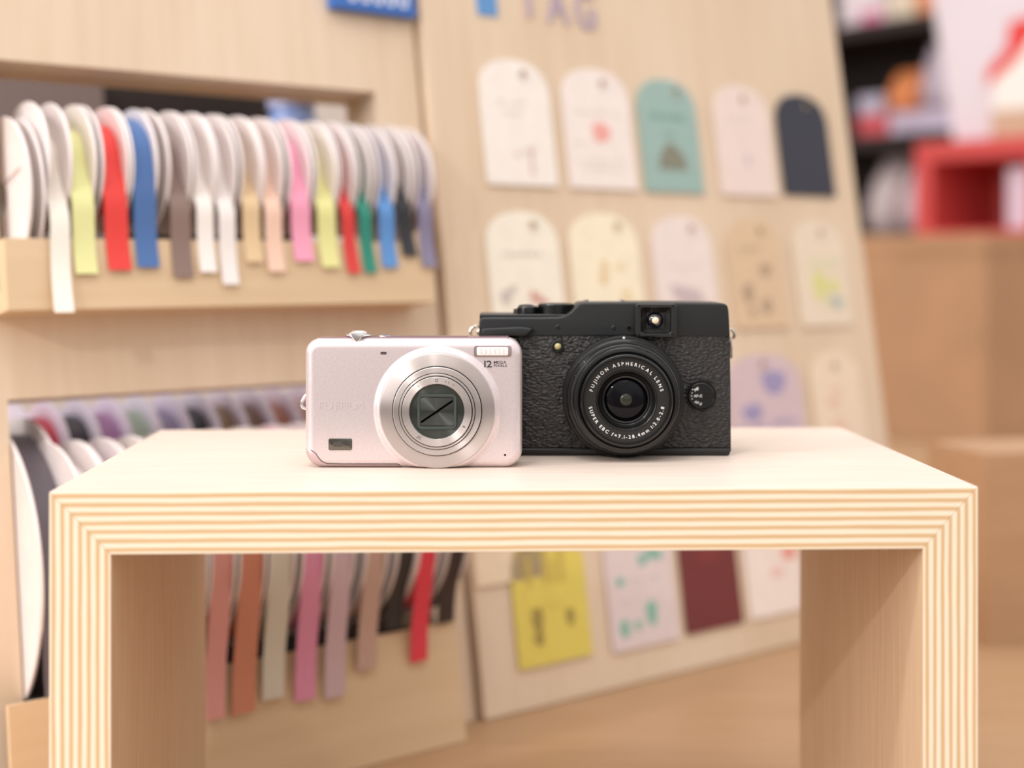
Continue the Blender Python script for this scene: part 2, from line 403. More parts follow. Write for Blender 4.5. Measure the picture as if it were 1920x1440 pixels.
# flash
fx0, fz0 = sp(888, 669.5); fx1, fz1 = sp(959, 647.5)
fl = MB().slab(rrect(fx0, fz0, fx1, fz1, .0013), -.0004, .002, .0003, 3).obj('flash', mat('flash_bezel', (176, 158, 160), .25, .7), sc, 30)
MB().slab(rrect(fx0 + .0014, fz0 + .0007, fx1 - .0014, fz1 - .0007, .0008), -.0008, .002, .0003, 3).obj('flash_window', mat('flash_lens', (246, 238, 236), .08, .1, coat=1, bump=(900, .5, .0005)), fl, 30)
fr = MB()
for k in range(1, 7):
    x = fx0 + .0014 + (fx1 - fx0 - .0028) * k / 7; fr.box((x - .00006, -.00092, fz0 + .0012), (x + .00006, -.0007, fz1 - .0012))
fr.obj('flash_ribs', mat('flash_rib_line', (205, 192, 192), .3), fl)
tx = MB(); x, z = sp(908, 688.5)
x2 = text(tx, '12', .0042, x, z, -.0001, sx=1.25, off=.006)
text(tx, 'MEGA', .00165, x2 + .0004, z + .0016, -.00002, sx=1.25, off=.012); text(tx, 'PIXELS', .00165, x2 + .0004, z + .00015, -.00002, sx=1.15, off=.012)
tx.obj('megapixel_lettering', M_INK, sc)
tx = MB(); x, z = sp(598, 767); text(tx, 'FUJIFILM', .0047, x, z, -.00002, sx=1.24, off=.0, ext=.03)
tx.obj('embossed_maker_name', mat('pearl_embossed', (230, 215, 217), .2, .5), sc)
ax, az = sp(719, 662); MB().slab(rrect(ax - .0014, az - .0006, ax + .0014, az + .0006, .00058), -.0002, .001, .0001, 2).obj('self_timer_lamp', mat('smoke_lamp', (84, 72, 74), .2), sc)
px0, pz0 = sp(616, 844); px1, pz1 = sp(660, 822)
pl = MB().slab(rrect(px0, pz0, px1, pz1, .0007), -.0004, .001, .0002, 3).obj('badge', mat('mirror_badge', (120, 116, 110), .15, 1.0, bump=(500, .3, .0003)), sc, 30)
bl = MB(); bl.prism(rrect(px0 + .0022, pz0 + .0015, px0 + .0058, pz0 + .0038, .0003), -.00055, -.0004, [], 'xz'); bl.obj('badge_mark', mat('badge_grey', (92, 88, 84), .3, .6), pl)
hx, hz = sp(947, 853); MB().lathe([(.0005, -.00005), (.0005, .001)], 16, c=(hx, 0, hz)).lathe([(.0005, -.00005), (.00001, -.00005)], 16, c=(hx, 0, hz)).obj('microphone_hole', M_BLK, sc)
# bottom left cover: patch following the shell plus its seam
path = [sp(571.5, 843), sp(584, 844.5), sp(592, 850), sp(597, 858), sp(603, 865), sp(612, 869.5), sp(640, 870.5), sp(700, 870.5), sp(744, 870.5), sp(748, 872), sp(751, 876.5)]
low = [(-Wd / 2 + .0001, .0078), (-Wd / 2 + .0004, .0058), (-Wd / 2 + .0012, .0040), (-Wd / 2 + .0025, .0023), (-Wd / 2 + .0040, .0011), (-Wd / 2 + .0060, .0004), sp(640, 877.2), sp(700, 877.2), sp(744, 877.2), sp(748, 877.2), sp(751, 877.2)]
mb = MB(); vs = []; fs = []; mm = 5
for (a, b) in zip(path, low):
    for k in range(mm + 1):
        t = k / mm; x = a[0] * (1 - t) + b[0] * t; z = a[1] * (1 - t) + b[1] * t; vs.append((x, surf_y(x, z) - .00025, z))
for i in range(len(path) - 1):
    for k in range(mm): fs.append((i * (mm + 1) + k, i * (mm + 1) + k + 1, (i + 1) * (mm + 1) + k + 1, (i + 1) * (mm + 1) + k))
mb.add(vs, fs); cover = mb.obj('base_cover', M_PEARL2, sc, 50)
MB().tube([(x, surf_y(x, z) - .0002, z) for x, z in path], .00014, 6).obj('seam', M_INK, cover)
# top plate, shutter lever, lug
MB().slab(rrect(-Wd / 2 + .006, Hh - .0004, Wd / 2 - .006, Hh + .0005, .0003), .0045, .018, .0003, 2).obj('top_plate', mat('mauve_metal', (150, 122, 130), .25, .9), sc)
kx, kz = sp(668.5, 636)
kn = MB(); kn.lathe([(.0001, .0034), (.0030, .0032), (.0036, .0028), (.0040, .0020), (.0056, .0016), (.0058, .0009), (.0050, .0002), (.0044, 0)], 40, 'z', (kx, .0085, Hh))
kn.obj('zoom_lever', M_CHROME, sc, 40)
kn = MB(); kn.slab([(kx - .0034, Hh + .0022), (kx - .0012, Hh - .0010), (kx, Hh - .0018), (kx + .0012, Hh - .0010), (kx + .0034, Hh + .0022), (kx + .0016, Hh + .0030), (kx - .0016, Hh + .0030)][::-1], .0010, .0042, .0005, 3)
kn.obj('lever_tab', M_CHROME, sc, 40)
MB().lathe([(.0001, .0012), (.0028, .0010), (.0030, 0)], 32, 'z', (Wd / 2 - .062, .010, Hh)).obj('power_button', M_CHROME, sc, 40)
MB().box((-.013, .006, Hh + .0003), (.024, .013, Hh + .0008)).obj('speaker_strip', mat('speaker_mesh', (170, 150, 155), .3, .8), sc)
lug = [sp(573, 740), sp(566, 746), sp(558.5, 760), sp(561, 768), sp(570, 772), sp(574, 776)]
MB().tube([(x, .010, z) for x, z in lug], .00075, 8).obj('strap_lug', M_CHROME, sc, 40)

# ------------------------------------------------------------------ black camera
Zb = (CZ - BT) * F / (855.0 - HY); sB = Zb / F
M_BPAINT = mat('black_crinkle_paint', (34, 35, 36), .42, .3, bump=(2500, .15, .0002))
M_BBASE = mat('black_base_paint', (28, 27, 26), .5, .1)
M_BGLOSS = mat('black_anodised_ring', (14, 14, 14), .22, .2, coat=.3)
M_BSATIN = mat('black_satin_ring', (20, 19, 19), .34, .3)
M_WHITE = mat('white_paint_mark', (240, 238, 234), .5)
# leatherette
m = bpy.data.materials.new('pebbled_leatherette'); m.use_nodes = True; MATS['pebbled_leatherette'] = m
nt = m.node_tree; b = nt.nodes['Principled BSDF']; b.inputs['Base Color'].default_value = lin((33, 31, 30)); b.inputs['Roughness'].default_value = .33
tc = nt.nodes.new('ShaderNodeTexCoord'); mp = nt.nodes.new('ShaderNodeMapping'); mp.inputs['Scale'].default_value = (560, 560, 1200)
vo = nt.nodes.new('ShaderNodeTexVoronoi'); vo.feature = 'SMOOTH_F1'; vo.inputs['Scale'].default_value = 1
nz = nt.nodes.new('ShaderNodeTexNoise'); nz.inputs['Scale'].default_value = .8; nz.inputs['Detail'].default_value = 2
mx = nt.nodes.new('ShaderNodeMix'); mx.data_type = 'VECTOR'; mx.inputs['Factor'].default_value = .35
nt.links.new(tc.outputs['Object'], mp.inputs['Vector']); nt.links.new(mp.outputs['Vector'], nz.inputs['Vector'])
ad = nt.nodes.new('ShaderNodeVectorMath'); ad.operation = 'MULTIPLY_ADD'; ad.inputs[1].default_value = (1.2, 1.2, 1.2)
nt.links.new(nz.outputs['Color'], ad.inputs[0]); nt.links.new(mp.outputs['Vector'], ad.inputs[2])
nt.links.new(ad.outputs['Vector'], vo.inputs['Vector'])
bu = nt.nodes.new('ShaderNodeBump'); bu.inputs['Strength'].default_value = 1.0; bu.inputs['Distance'].default_value = .0013; bu.invert = True
nt.links.new(vo.outputs['Distance'], bu.inputs['Height']); nt.links.new(bu.outputs['Normal'], b.inputs['Normal'])
nt.nodes.remove(mx)
M_LEATH = m
bcx = (1133.5 - 960) * sB
bc = empty('rangefinder_style_camera', Matrix.Translation((bcx, Zb, BT)), 'black leather-textured camera with large round lens standing behind the silver one', 'camera')
def kp(px, py): return ((px - 1133.5) * sB, (855.0 - py) * sB)
def curve_pts(p0, p1, p2, p3, n=10):
    out = []
    for k in range(n + 1):
        t = k / n; out.append(tuple((1 - t) ** 3 * a + 3 * (1 - t) ** 2 * t * b_ + 3 * (1 - t) * t * t * c_ + t ** 3 * d for a, b_, c_, d in zip(p0, p1, p2, p3)))
    return out
DB = .033
# base plate, leather band, top plate (stacked, same plan)
lo = [kp(895, 840), kp(895, 852), kp(898, 855), kp(1364, 855), kp(1369, 852), kp(1371, 840)]
MB().slab(lo, 0, DB, .0012, 4).obj('base_plate', M_BBASE, bc, 40)
md = [kp(896, 629), kp(895, 840), kp(1371, 840), kp(1370.5, 720), kp(1368.5, 629)]
MB().slab(md, .0003, DB, .0007, 3).obj('leather_band', M_LEATH, bc, 40)
top = [kp(898, 631), kp(1368.5, 631)] + [kp(1367, 590), kp(1366, 580), kp(1364, 573), kp(1359, 569.5), kp(1350, 568.3)] + [kp(1250, 567), kp(1180, 567), kp(1095, 567.5)] + \
      curve_pts(kp(1090, 568), kp(1076, 571), kp(1074, 592), kp(1045, 594.5)) + [kp(1010, 595), kp(960, 595), kp(908, 595)] + [kp(901, 596.5), kp(898.5, 602)]
MB().slab(top, -.0002, DB, .0011, 4).obj('top_plate', M_BPAINT, bc, 40)
# recessed deck of the controls behind the front lip
dk = MB(); dk.slab([kp(899, 600), kp(1075, 600), kp(1075, 590), kp(899, 590)][::-1], .0028, DB - .001, .0006, 2); dk.obj('control_deck', M_BPAINT, bc)
# finger ledge on the left of the top plate
gx = [kp(903, 630), kp(985, 630), kp(1000, 617), kp(990, 613.5), kp(975, 612.5), kp(908, 615), kp(903, 618)]
MB().slab(gx, -.0030, .001, .0009, 4).obj('grip_ledge', M_BPAINT, bc, 40)
gx = [kp(900, 838), kp(972, 838), kp(975, 800), kp(975, 660), kp(970, 631), kp(900, 631)]
MB().slab(gx, -.0026, .003, .0022, 5).obj('hand_grip', M_LEATH, bc, 40)
for (a, b_) in ((1046, 613), (1151, 614.5)):
    x, z = kp(a, b_); MB().lathe([(.0008, -.0003), (.00001, -.0003)], 16, c=(x, 0, z)).lathe([(.0011, -.0002), (.0008, -.00045), (.0008, .0005)], 20, c=(x, 0, z)).obj('microphone_hole', M_BLK, bc)
x, z = kp(1179.5, 614.5); MB().lathe([(.0012, 0), (.0012, -.0005), (.0006, -.0006), (.0005, -.0002), (.00001, -.0002)], 20, c=(x, 0, z)).obj('screw', M_BSATIN, bc, 30)
# af lamp
x, z = kp(1046, 649.5)
lm = MB().lathe([(.0030, .002), (.0030, -.0003), (.0027, -.0005), (.0017, -.0005), (.0016, 0)], 40, c=(x, 0, z)).obj('focus_lamp', M_BSATIN, bc, 30)
MB().lathe([(.0016, 0), (.0015, -.0006), (.0008, -.0010), (.00001, -.0011)], 32, c=(x, 0, z)).obj('lamp_window', mat('amber_lamp_lens', (186, 172, 118), .1, coat=1), lm, 60)
# viewfinder window
vx0, vz0 = kp(1190, 631.5); vx1, vz1 = kp(1267.5, 569)
vf = MB(); vf.prism(rrect(vx0, vz0, vx1, vz1, .0018), -.0040, .001, [rrect(vx0 + .0028, vz0 + .0019, vx1 - .0028, vz1 - .0019, .0012)], 'xz')
vfo = vf.obj('viewfinder_window', mat('viewfinder_frame_gloss', (30, 30, 30), .22, .3, coat=.6), bc); bv = vfo.modifiers.new('edge', 'BEVEL'); bv.width = .0006; bv.segments = 3; bv.limit_method = 'ANGLE'
vcx, vcz = (vx0 + vx1) / 2, (vz0 + vz1) / 2
vi = MB(); n = 4; A = [(-.0066, -.0057), (.0066, -.0057), (.0066, .0057), (-.0066, .0057)]; B = [(-.0042, -.0036), (.0042, -.0036), (.0042, .0036), (-.0042, .0036)]
vi.add([(vcx + p[0], -.0034, vcz + p[1]) for p in A] + [(vcx + p[0], -.0004, vcz + p[1]) for p in B], [(0, 1, 5, 4), (1, 2, 6, 5), (2, 3, 7, 6), (3, 0, 4, 7), (4, 5, 6, 7)])
vi.obj('window_funnel', mat('viewfinder_funnel', (30, 28, 28), .35), vfo)
MB().lathe([(.0040, -.0005), (.0036, -.0012), (.0020, -.0022), (.00001, -.0026)], 40, c=(vcx - .0002, 0, vcz)).obj('window_lens', mat('viewfinder_glass', (10, 9, 22), .04, coat=1), vfo, 80)
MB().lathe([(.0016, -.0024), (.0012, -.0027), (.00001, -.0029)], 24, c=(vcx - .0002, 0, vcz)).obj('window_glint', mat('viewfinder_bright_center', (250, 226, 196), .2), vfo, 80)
# lens, ring by ring
lx, lz = kp(1167.6, 742)
ln = MB().lathe([(.0286, .002), (.0286, -.0062), (.0282, -.0068), (.0274, -.0070), (.0272, -.0078), (.0268, -.0082)], 128).obj('lens', M_BSATIN, bc, 28, (lx, 0, lz))
rb = MB(); rb.lathe([(.0268, -.0078), (.0268, -.0098), (.0264, -.0104), (.0256, -.0106), (.0255, -.0115), (.0252, -.0155), (.0248, -.0160), (.0242, -.0162)], 128)
rb.obj('zoom_ring', M_BGLOSS, ln, 28)
kb = MB()
for k in range(150):
    a = 2 * PI * k / 150
    c_, s_ = math.cos(a), math.sin(a); r0, r1, hw = .0250, .0257, .00028
    q = [(r0 * c_ - hw * s_, r0 * s_ + hw * c_), (r1 * c_ - hw * s_, r1 * s_ + hw * c_), (r1 * c_ + hw * s_, r1 * s_ - hw * c_), (r0 * c_ + hw * s_, r0 * s_ - hw * c_)]
    kb.add([(u_, -.0152, v_) for u_, v_ in q] + [(u_, -.0120, v_) for u_, v_ in q], [(0, 1, 2, 3), (0, 4, 5, 1), (1, 5, 6, 2), (2, 6, 7, 3)])
kb.obj('ring_knurling', M_BSATIN, ln)
MB().lathe([(.0242, -.0158), (.0242, -.0215), (.0239, -.0221), (.0231, -.0224), (.0222, -.0224), (.0219, -.0218), (.0213, -.0216), (.0211, -.0240), (.0207, -.0245), (.0200, -.0246), (.0197, -.0242), (.0196, -.0222)], 128).obj('front_barrel', M_BGLOSS, ln, 28)
MB().lathe([(.0197, -.0224), (.0140, -.0224), (.0139, -.0219)], 128).obj('name_ring', mat('name_ring_black', (24, 23, 22), .42), ln, 28)
MB().lathe([(.0139, -.0226), (.0137, -.0230), (.0133, -.0228), (.0129, -.0210), (.0118, -.0192), (.0110, -.0186)], 128).obj('inner_ring', mat('inner_ring_black', (26, 26, 25), .28, .3), ln, 30)
MB().lathe([(.0111, -.0182), (.0108, -.0190), (.0101, -.0188), (.0099, -.0176)], 96).obj('retaining_ring', M_BGLOSS, ln, 30)
M_GLASS = mat('coated_lens_glass', (5, 4, 9), .05, spec=.22)
MB().lathe([(.0100, -.0176)] + [(.0099 * math.cos(PI / 2 * k / 10), -.0176 - .0024 * math.sin(PI / 2 * k / 10)) for k in range(1, 10)] + [(.00001, -.0200)], 96).obj('front_element', M_GLASS, ln, 90)
MB().lathe([(.0030, -.01955)] + [(.0030 * math.cos(PI / 2 * k / 6), -.0195 - .0012 * math.sin(PI / 2 * k / 6)) for k in range(1, 6)] + [(.00001, -.0207)], 48).obj('pupil', mat('lens_pupil', (46, 46, 38), .12, spec=.3), ln, 90)
lt = MB(); arctext(lt, 'FUJINON ASPHERICAL LENS', .0022, .0168, 167, 13, -.0225)
arctext(lt, 'SUPER EBC f=7.1-28.4mm 1:2.0-2.8', .0022, .0168, 189, 351, -.0225, True)
lt.obj('lens_lettering', M_WHITE, ln)
MB().lathe([(.0006, -.0067), (.0005, -.0072), (.00001, -.0073)], 16, c=(.0000, 0, .0277)).obj('index_dot', M_WHITE, ln)
# focus mode dial
dx, dz = kp(1314, 741.5)
dl = MB().lathe([(.0073, .001), (.0073, -.0004), (.0070, -.0008), (.0066, -.0008), (.0064, -.0004), (.0062, -.0018), (.0059, -.0021), (.00001, -.0021)], 64).obj('focus_dial', M_BGLOSS, bc, 28, (dx, 0, dz))
MB().box((.0012, -.0028, -.0007), (.0061, -.0019, .0007)).obj('dial_pointer', M_BSATIN, dl)
tx = MB()
def rot_text(mb, s, size, x, z, ang):
    t = MB(); text(t, s, size, 0, -size * .35, -.00215, off=.02); c_, s_ = math.cos(ang), math.sin(ang)
    mb.add([(x + v[0] * c_ - v[2] * s_, v[1], z + v[0] * s_ + v[2] * c_) for v in t.v], t.f)
rot_text(tx, 'MF', .0019, -.0032, .0026, math.radians(28)); rot_text(tx, 'AF-C', .0017, -.0036, 0, 0); rot_text(tx, 'AF-S', .0017, -.0032, -.0026, math.radians(-22))
for (q, r_) in ((-.0042, .0030), (-.0044, .0014), (-.0046, 0), (-.0044, -.0014)): tx.lathe([(.00028, -.0021), (.00026, -.00225), (.00001, -.00226)], 10, c=(q, 0, r_))
tx.obj('dial_lettering', M_WHITE, dl)
x, z = kp(1286.5, 741.5); MB().lathe([(.00055, .0008), (.0005, -.0001), (.00001, -.0002)], 16, c=(x, 0, z)).obj('dial_index_dot', M_WHITE, bc)
# controls on top
def ridged(name, px, w_px, y, zb, h, mt, nr=44):
    x, _ = kp(px, 600); r = w_px / 2 * sB; mb = MB(); prof = [(.00001, h), (r * .82, h), (r * .95, h - .0005), (r * .97, h - .0009), (r * .97, 0)]
    mb.lathe(prof, 48, 'z', (x, y, zb))
    for k in range(nr):
        a = 2 * PI * k / nr; c_, s_ = math.cos(a), math.sin(a); hw = r * .045
        q = [(x + r * .96 * c_ - hw * s_, y + r * .96 * s_ + hw * c_), (x + r * 1.02 * c_ - hw * s_, y + r * 1.02 * s_ + hw * c_), (x + r * 1.02 * c_ + hw * s_, y + r * 1.02 * s_ - hw * c_), (x + r * .96 * c_ + hw * s_, y + r * .96 * s_ - hw * c_)]
        mb.add([(a_, b_, zb) for a_, b_ in q] + [(a_, b_, zb + h - .0010) for a_, b_ in q], [(0, 1, 5, 4), (1, 2, 6, 5), (2, 3, 7, 6), (4, 5, 6, 7)])
    return mb.obj(name, mt, bc, 35)
dzk = kp(0, 590)[1]
ridged('exposure_dial', 1045, 70, .016, dzk, .0052, M_BGLOSS, 60)
ridged('shutter_collar', 990, 40, .014, dzk, .0038, M_BGLOSS, 26)
x, _ = kp(987, 0); MB().lathe([(.00001, .0016), (.0026, .0014), (.0036, .0010), (.0038, 0)], 36, 'z', (x, .014, dzk + .0030)).obj('shutter_button', M_BSATIN, bc, 35)
x, _ = kp(972, 0); MB().lathe([(.00001, .0024), (.0022, .0022), (.0024, 0)], 28, 'z', (x, .018, dzk)).obj('function_button', M_BSATIN, bc, 35)
tz = kp(0, 567)[1]
hs = MB(); xa, _ = kp(1100, 0); xb, _ = kp(1175, 0)
hs.box((xa, .014, tz - .0004), (xb, .030, tz + .0002)); hs.box((xa, .014, tz), (xa + .0018, .030, tz + .0010)); hs.box((xb - .0018, .014, tz), (xb, .030, tz + .0010))
hs.obj('accessory_shoe', M_CHROME, bc)
# strap lugs with rings
for side, (qx, qy) in (('l', (890, 626)), ('r', (1377, 631))):
    x, z = kp(qx, qy); sg = -1 if side == 'l' else 1
    pts = [(x + .0026 * math.cos(2 * PI * k / 24), .016, z + .0028 * math.sin(2 * PI * k / 24)) for k in range(24)]
    lg = MB().tube(pts, .00075, 8, True).tube([(x - sg * .0034, .016, z), (x - sg * .0006, .016, z)], .0016, 10).obj('strap_lug', mat('polished_steel', (214, 205, 194), .18, 1.0), bc, 40)
    if side == 'r':
        for q in (0, .0014):
            pt = [kp(1376, 632), kp(1372.5, 640), kp(1374.5, 668), kp(1377.5, 677), kp(1381.5, 675), kp(1381, 655), kp(1379, 636)]
            MB().tube([(a_, .0155 + q, b_) for a_, b_ in pt], .00055, 8, True).obj('split_ring', MATS['polished_steel'], lg, 40)

# ------------------------------------------------------------------ ribbon stand (leans back, faces right)
stand = empty('ribbon_display_stand', BM, 'tall pale wooden display stand with two openings filled with ribbon spools', 'display stand')
ZT = (TZ - BO.z) / BV.z + .0005               # board coordinate where the stand meets the counter
aL = bp(-260, 500)[0]; aR = bp(822, 560)[0] - .001
aO0 = bp(14, 105)[0] - .005; aO1 = bp(704, 180)[0]; bO1 = bp(350, 142)[1]; bO0 = bp(100, 545)[1]
aP0 = bp(22, 900)[0]; aP1 = bp(800, 1000)[0]; bP1 = bp(300, 733)[1]; bP0 = bp(440, 1290)[1]
bTop = bp(1600, -220)[1]; T = .018
mb = MB()
mb.box((aL, ZT, -T), (aO0 if aO0 < aP0 else aP0, bTop, 0))
mb.box((min(aO0, aP0), bO1, -T), (aR, bTop, 0)); mb.box((aO1, bO0, -T), (aR, bO1, 0))
mb.box((min(aO0, aP0), bP1, -T), (aR, bO0, 0)); mb.box((aP1, bP0, -T), (aR, bP1, 0)); mb.box((min(aO0, aP0), ZT, -T), (aR, bP0, 0))
mb.obj('face_panel', M_PANEL, stand)
ln_ = MB()
for (a0, a1, b0, b1, dp) in ((aO0, aO1, bO0, bO1, .022), (aP0, aP1, bP0, bP1, .02)):
    ln_.box((a0 - .012, b1, -T - dp), (a1 + .012, b1 + .012, -T)); ln_.box((a0 - .012, b0 - .012, -T - dp), (a1 + .012, b0, -T))
    ln_.box((a0 - .012, b0, -T - dp), (a0, b1, -T)); ln_.box((a1, b0, -T - dp), (a1 + .012, b1, -T))
ln_.obj('opening_lining', M_BEAM, stand)
bk = MB(); NG_ = .03; bk.box((aL, bO0 - .02, -.19), (aR, bTop, -.18)); bk.box((aP0 - .012, bP0 - .012, -.19), (aP1 + .16, bp(440, 960, -.18)[1], -.18)); bk.box((aP0 - .012, bP0 - .03, -.18), (aP1 + .012, bP0 - .02, -.02)); bk.obj('back_panel', M_DARKIN, stand)  # dark sheets standing in for the shade deep inside the openings
# rails in front of the spools
NF = .030
bB1 = bp(100, 447, NF)[1]; bB0 = bp(100, 580, NF)[1]
r1 = MB(); aBL = bp(13, 540, NF)[0]; r1.box((aBL, bB0, NF - .012), (bp(812, 500, NF)[0], bB1, NF)); r1.box((aBL, bB0, 0), (bp(812, 500, NF)[0], bB0 + .012, NF - .012)); r1.obj('spool_tray', M_BEAM, stand)
NG = .030
bG1 = bp(440, 1243, NG)[1]; bG0 = ZT
r2 = MB(); r2.box((aP0 - .018, bG0, NG - .004), (bp(858, 1200, NG)[0], bG1, NG)); r2.box((aP0 - .018, bG0, 0), (bp(858, 1200, NG)[0], bG0 + .012, NG - .004)); r2.obj('spool_tray', M_BEAM, stand)

MB().box((aP0, bG0 + .013, .0005), (bp(854, 1200, NG)[0], bG1 - .002, NG - .0045)).obj('tray_shade_block', mat('tray_shade_black', (26, 22, 22), .9), stand)  # added black block, paints the shade behind the tray front
M_FL = mat('white_spool_card', (238, 228, 226), .5, noise=(60, .015))
M_FL2 = mat('mauve_spool_card', (232, 222, 238), .45, noise=(60, .03))
M_ROD = mat('steel_rod', (170, 165, 160), .3, .9)
RIB = {}
def ribbon_mat(nm, rgb, rough=.5):
    return mat('ribbon_' + nm, rgb, rough, sheen=.2, bump=(400, .15, .0003))
def flange(mb, R, x, t=.0009):
    mb.lathe([(.010, x - t / 2), (R - .0012, x - t / 2), (R - .0003, x - t), (R, x), (R - .0003, x + t), (R - .0012, x + t / 2), (.010, x + t / 2)], 72, 'x', close=True)
def spool(a, b, n, R, rr, w, mt, label, group, tail=None, fl=None, lean=0.0):
    """a spool whose axle runs along the stand; tail = list of (drop, out) points from the axle"""
    M = BM @ Matrix.Translation((a, b, n))
    t = empty('ribbon_spool', M, label, 'ribbon spool', group)
    for sx in (-1, 1):
        f = MB(); flange(f, R, sx * (w / 2 + .0006)); f.obj('flange', fl or M_FL, t, 30)
    MB().lathe([(.010, -w / 2), (rr, -w / 2), (rr, w / 2), (.010, w / 2)], 64, 'x', close=True).obj('wound_ribbon', mt, t, 30)
    if tail:
        mb = MB(); vs = []; fs = []; th = .0004
        for i, (y, z) in enumerate(tail):
            k = i / (len(tail) - 1); o = lean * k * k
            for (x, dz) in ((-w / 2 * .98 + o, 0), (w / 2 * .98 + o, 0), (w / 2 * .98 + o, th), (-w / 2 * .98 + o, th)): vs.append((x, y, z + dz))
        n_ = len(tail)
        for i in range(n_ - 1):
            for k in range(4): l = (k + 1) % 4; fs.append((i * 4 + k, i * 4 + l, (i + 1) * 4 + l, (i + 1) * 4 + k))
        fs += [(0, 1, 2, 3), tuple((n_ - 1) * 4 + k for k in (3, 2, 1, 0))]
        mb.add(vs, fs); mb.obj('ribbon_end', mt, t, 50)
    return t
def smooth_tail(rr, front, drop, out=.0025, curl=0.0, straight=False):
    """leaves the roll at its front, swings out to the rail's face and hangs"""
    pts = []; N = 16
    for k in range(4): a = math.radians(35 - 35 * k / 3); pts.append(((rr + .0004) * math.sin(a), (rr + .0004) * math.cos(a)))
    for k in range(1, N + 1):
        t = k / N; y = -drop * t; s = min(1, t * 2.2); s = t if straight else s * s * (3 - 2 * s)
        pts.append((y, (rr + .0004) * (1 - s) + (front + out) * s + .0015 * math.sin(PI * t * 2) + curl * t ** 3))
    return pts
# upper row
R1 = .0385; N1 = .0
bC = bp(150, 318, .0)[1]
upper = [  # tail centre px, tail end y, width px, roll share, rgb, words
 (111, 588, 37, 0.46, (240, 232, 220), 'ivory', -.003), (160, 513, 46, 0.60, (226, 226, 160), 'lemon yellow', 0), (223, 506, 44, 0.70, (226, 58, 52), 'bright red', .001),
 (276, 501, 42, 0.84, (70, 108, 166), 'denim blue', .0005), (342, 519, 38, 0.55, (134, 110, 102), 'greyish brown', 0), (388, 510, 38, 0.50, (242, 234, 228), 'cream white', 0),
 (430, 533, 38, 0.50, (238, 230, 226), 'white satin', 0), (474, 491, 34, 0.45, (222, 192, 150), 'tan', 0), (516, 509, 36, 0.50, (238, 200, 178), 'peach', 0),
 (568, 489, 36, 0.66, (240, 158, 186), 'candy pink', .001), (617, 501, 34, 0.50, (226, 222, 150), 'pale lime', .001), (661, 512, 32, 0.45, (214, 52, 48), 'deep red', .003),
 (692, 511, 28, 0.42, (22, 132, 112), 'emerald green', .002), (728, 501, 32, 0.45, (84, 140, 202), 'sky blue satin', 0), (766, 480, 28, 0.50, (28, 30, 38), 'black', .004), (802, 500, 26, 0.60, (128, 122, 150), 'lavender grey', .001)]
aa = [bp(u[0], u[1] - 60, NF + .003)[0] for u in upper]
upper_fn = []
for i, u in enumerate(upper):
    gap = min([abs(aa[i] - aa[j]) for j in range(len(aa)) if j != i])
    dpx = abs(bp(u[0] + 10, 450, NF)[0] - bp(u[0] - 10, 450, NF)[0]) / 20
    wdt = min(u[2] * dpx, gap - .0032)
    upper_fn.append(wdt)
    end = bp(u[0], u[1], NF + .003)[1]; rr = R1 * u[3]
    tl = smooth_tail(rr, NF - N1, bC - end, curl=.006 if i == 0 else 0)
    side = 'between %s and %s ribbon' % (upper[i - 1][5] if i else 'the large blank', upper[i + 1][5] if i + 1 < len(upper) else 'the joint of the stands and') if False else None
    spool(aa[i] - u[6], bC, N1, R1, rr, wdt, ribbon_mat(u[5].replace(' ', '_'), u[4], .38 if 'satin' in u[5] else .55),
          'white card spool with %s ribbon hanging over the upper tray' % u[5], 'ribbon spools in the upper opening', tl, lean=u[6])
# extra white spools standing behind the rightmost ones
R0 = .049; c0 = bp(68, 345, .037)
big = spool(max(aO0 + .0052, c0[0] - .006), c0[1], -.012, R0, .034, .0062, ribbon_mat('ivory', (240, 232, 220)), 'largest white card spool, at the left end of the upper row', 'ribbon spools in the upper opening')
sm = MB(); sm.tube([(-.0053, .012 - .004 * math.sin(k / 10 * PI), -.036 + .0072 * k) for k in range(11)], .0004, 6); sm.obj('printed_curve', mat('grey_brown_print', (150, 128, 120), .5), big)
MB().tube([(aO0 + .002, bC, N1), (bp(802, 440, NF)[0] + .004, bC, N1)], .0045, 14).obj('spool_rod', M_ROD, stand, 40)
# lower front row
R2 = .066; N2 = -.006; bC2 = bp(300, 1020, N2)[1]
lower = [(184, 1345, 46, .78, (238, 232, 230), 'plain white'), (240, 1345, 44, .78, (206, 190, 206), 'pale lilac'),
 (296, 1345, 44, .78, (236, 226, 214), 'champagne'), (350, 1345, 44, .78, (196, 160, 160), 'dusty pink'), (403, 1350, 39, .96, (232, 168, 162), 'rose pink'), (458, 1338, 44, .96, (212, 142, 116), 'terracotta'),
 (513, 1310, 42, .96, (216, 212, 196), 'sage grey'), (573, 1313, 39, .96, (226, 148, 180), 'orchid pink'), (628, 1307, 38, .96, (208, 182, 190), 'mauve grey'), (688, 1256, 36, .96, (200, 168, 154), 'taupe'),
 (740, 1180, 33, .96, (44, 40, 40), 'jet black'), (786, 1240, 34, .96, (230, 58, 78), 'cherry red'), (836, 1168, 33, .96, (52, 34, 30), 'dark chocolate')]
aa = [bp(u[0], u[1], NG + .003)[0] for u in lower]
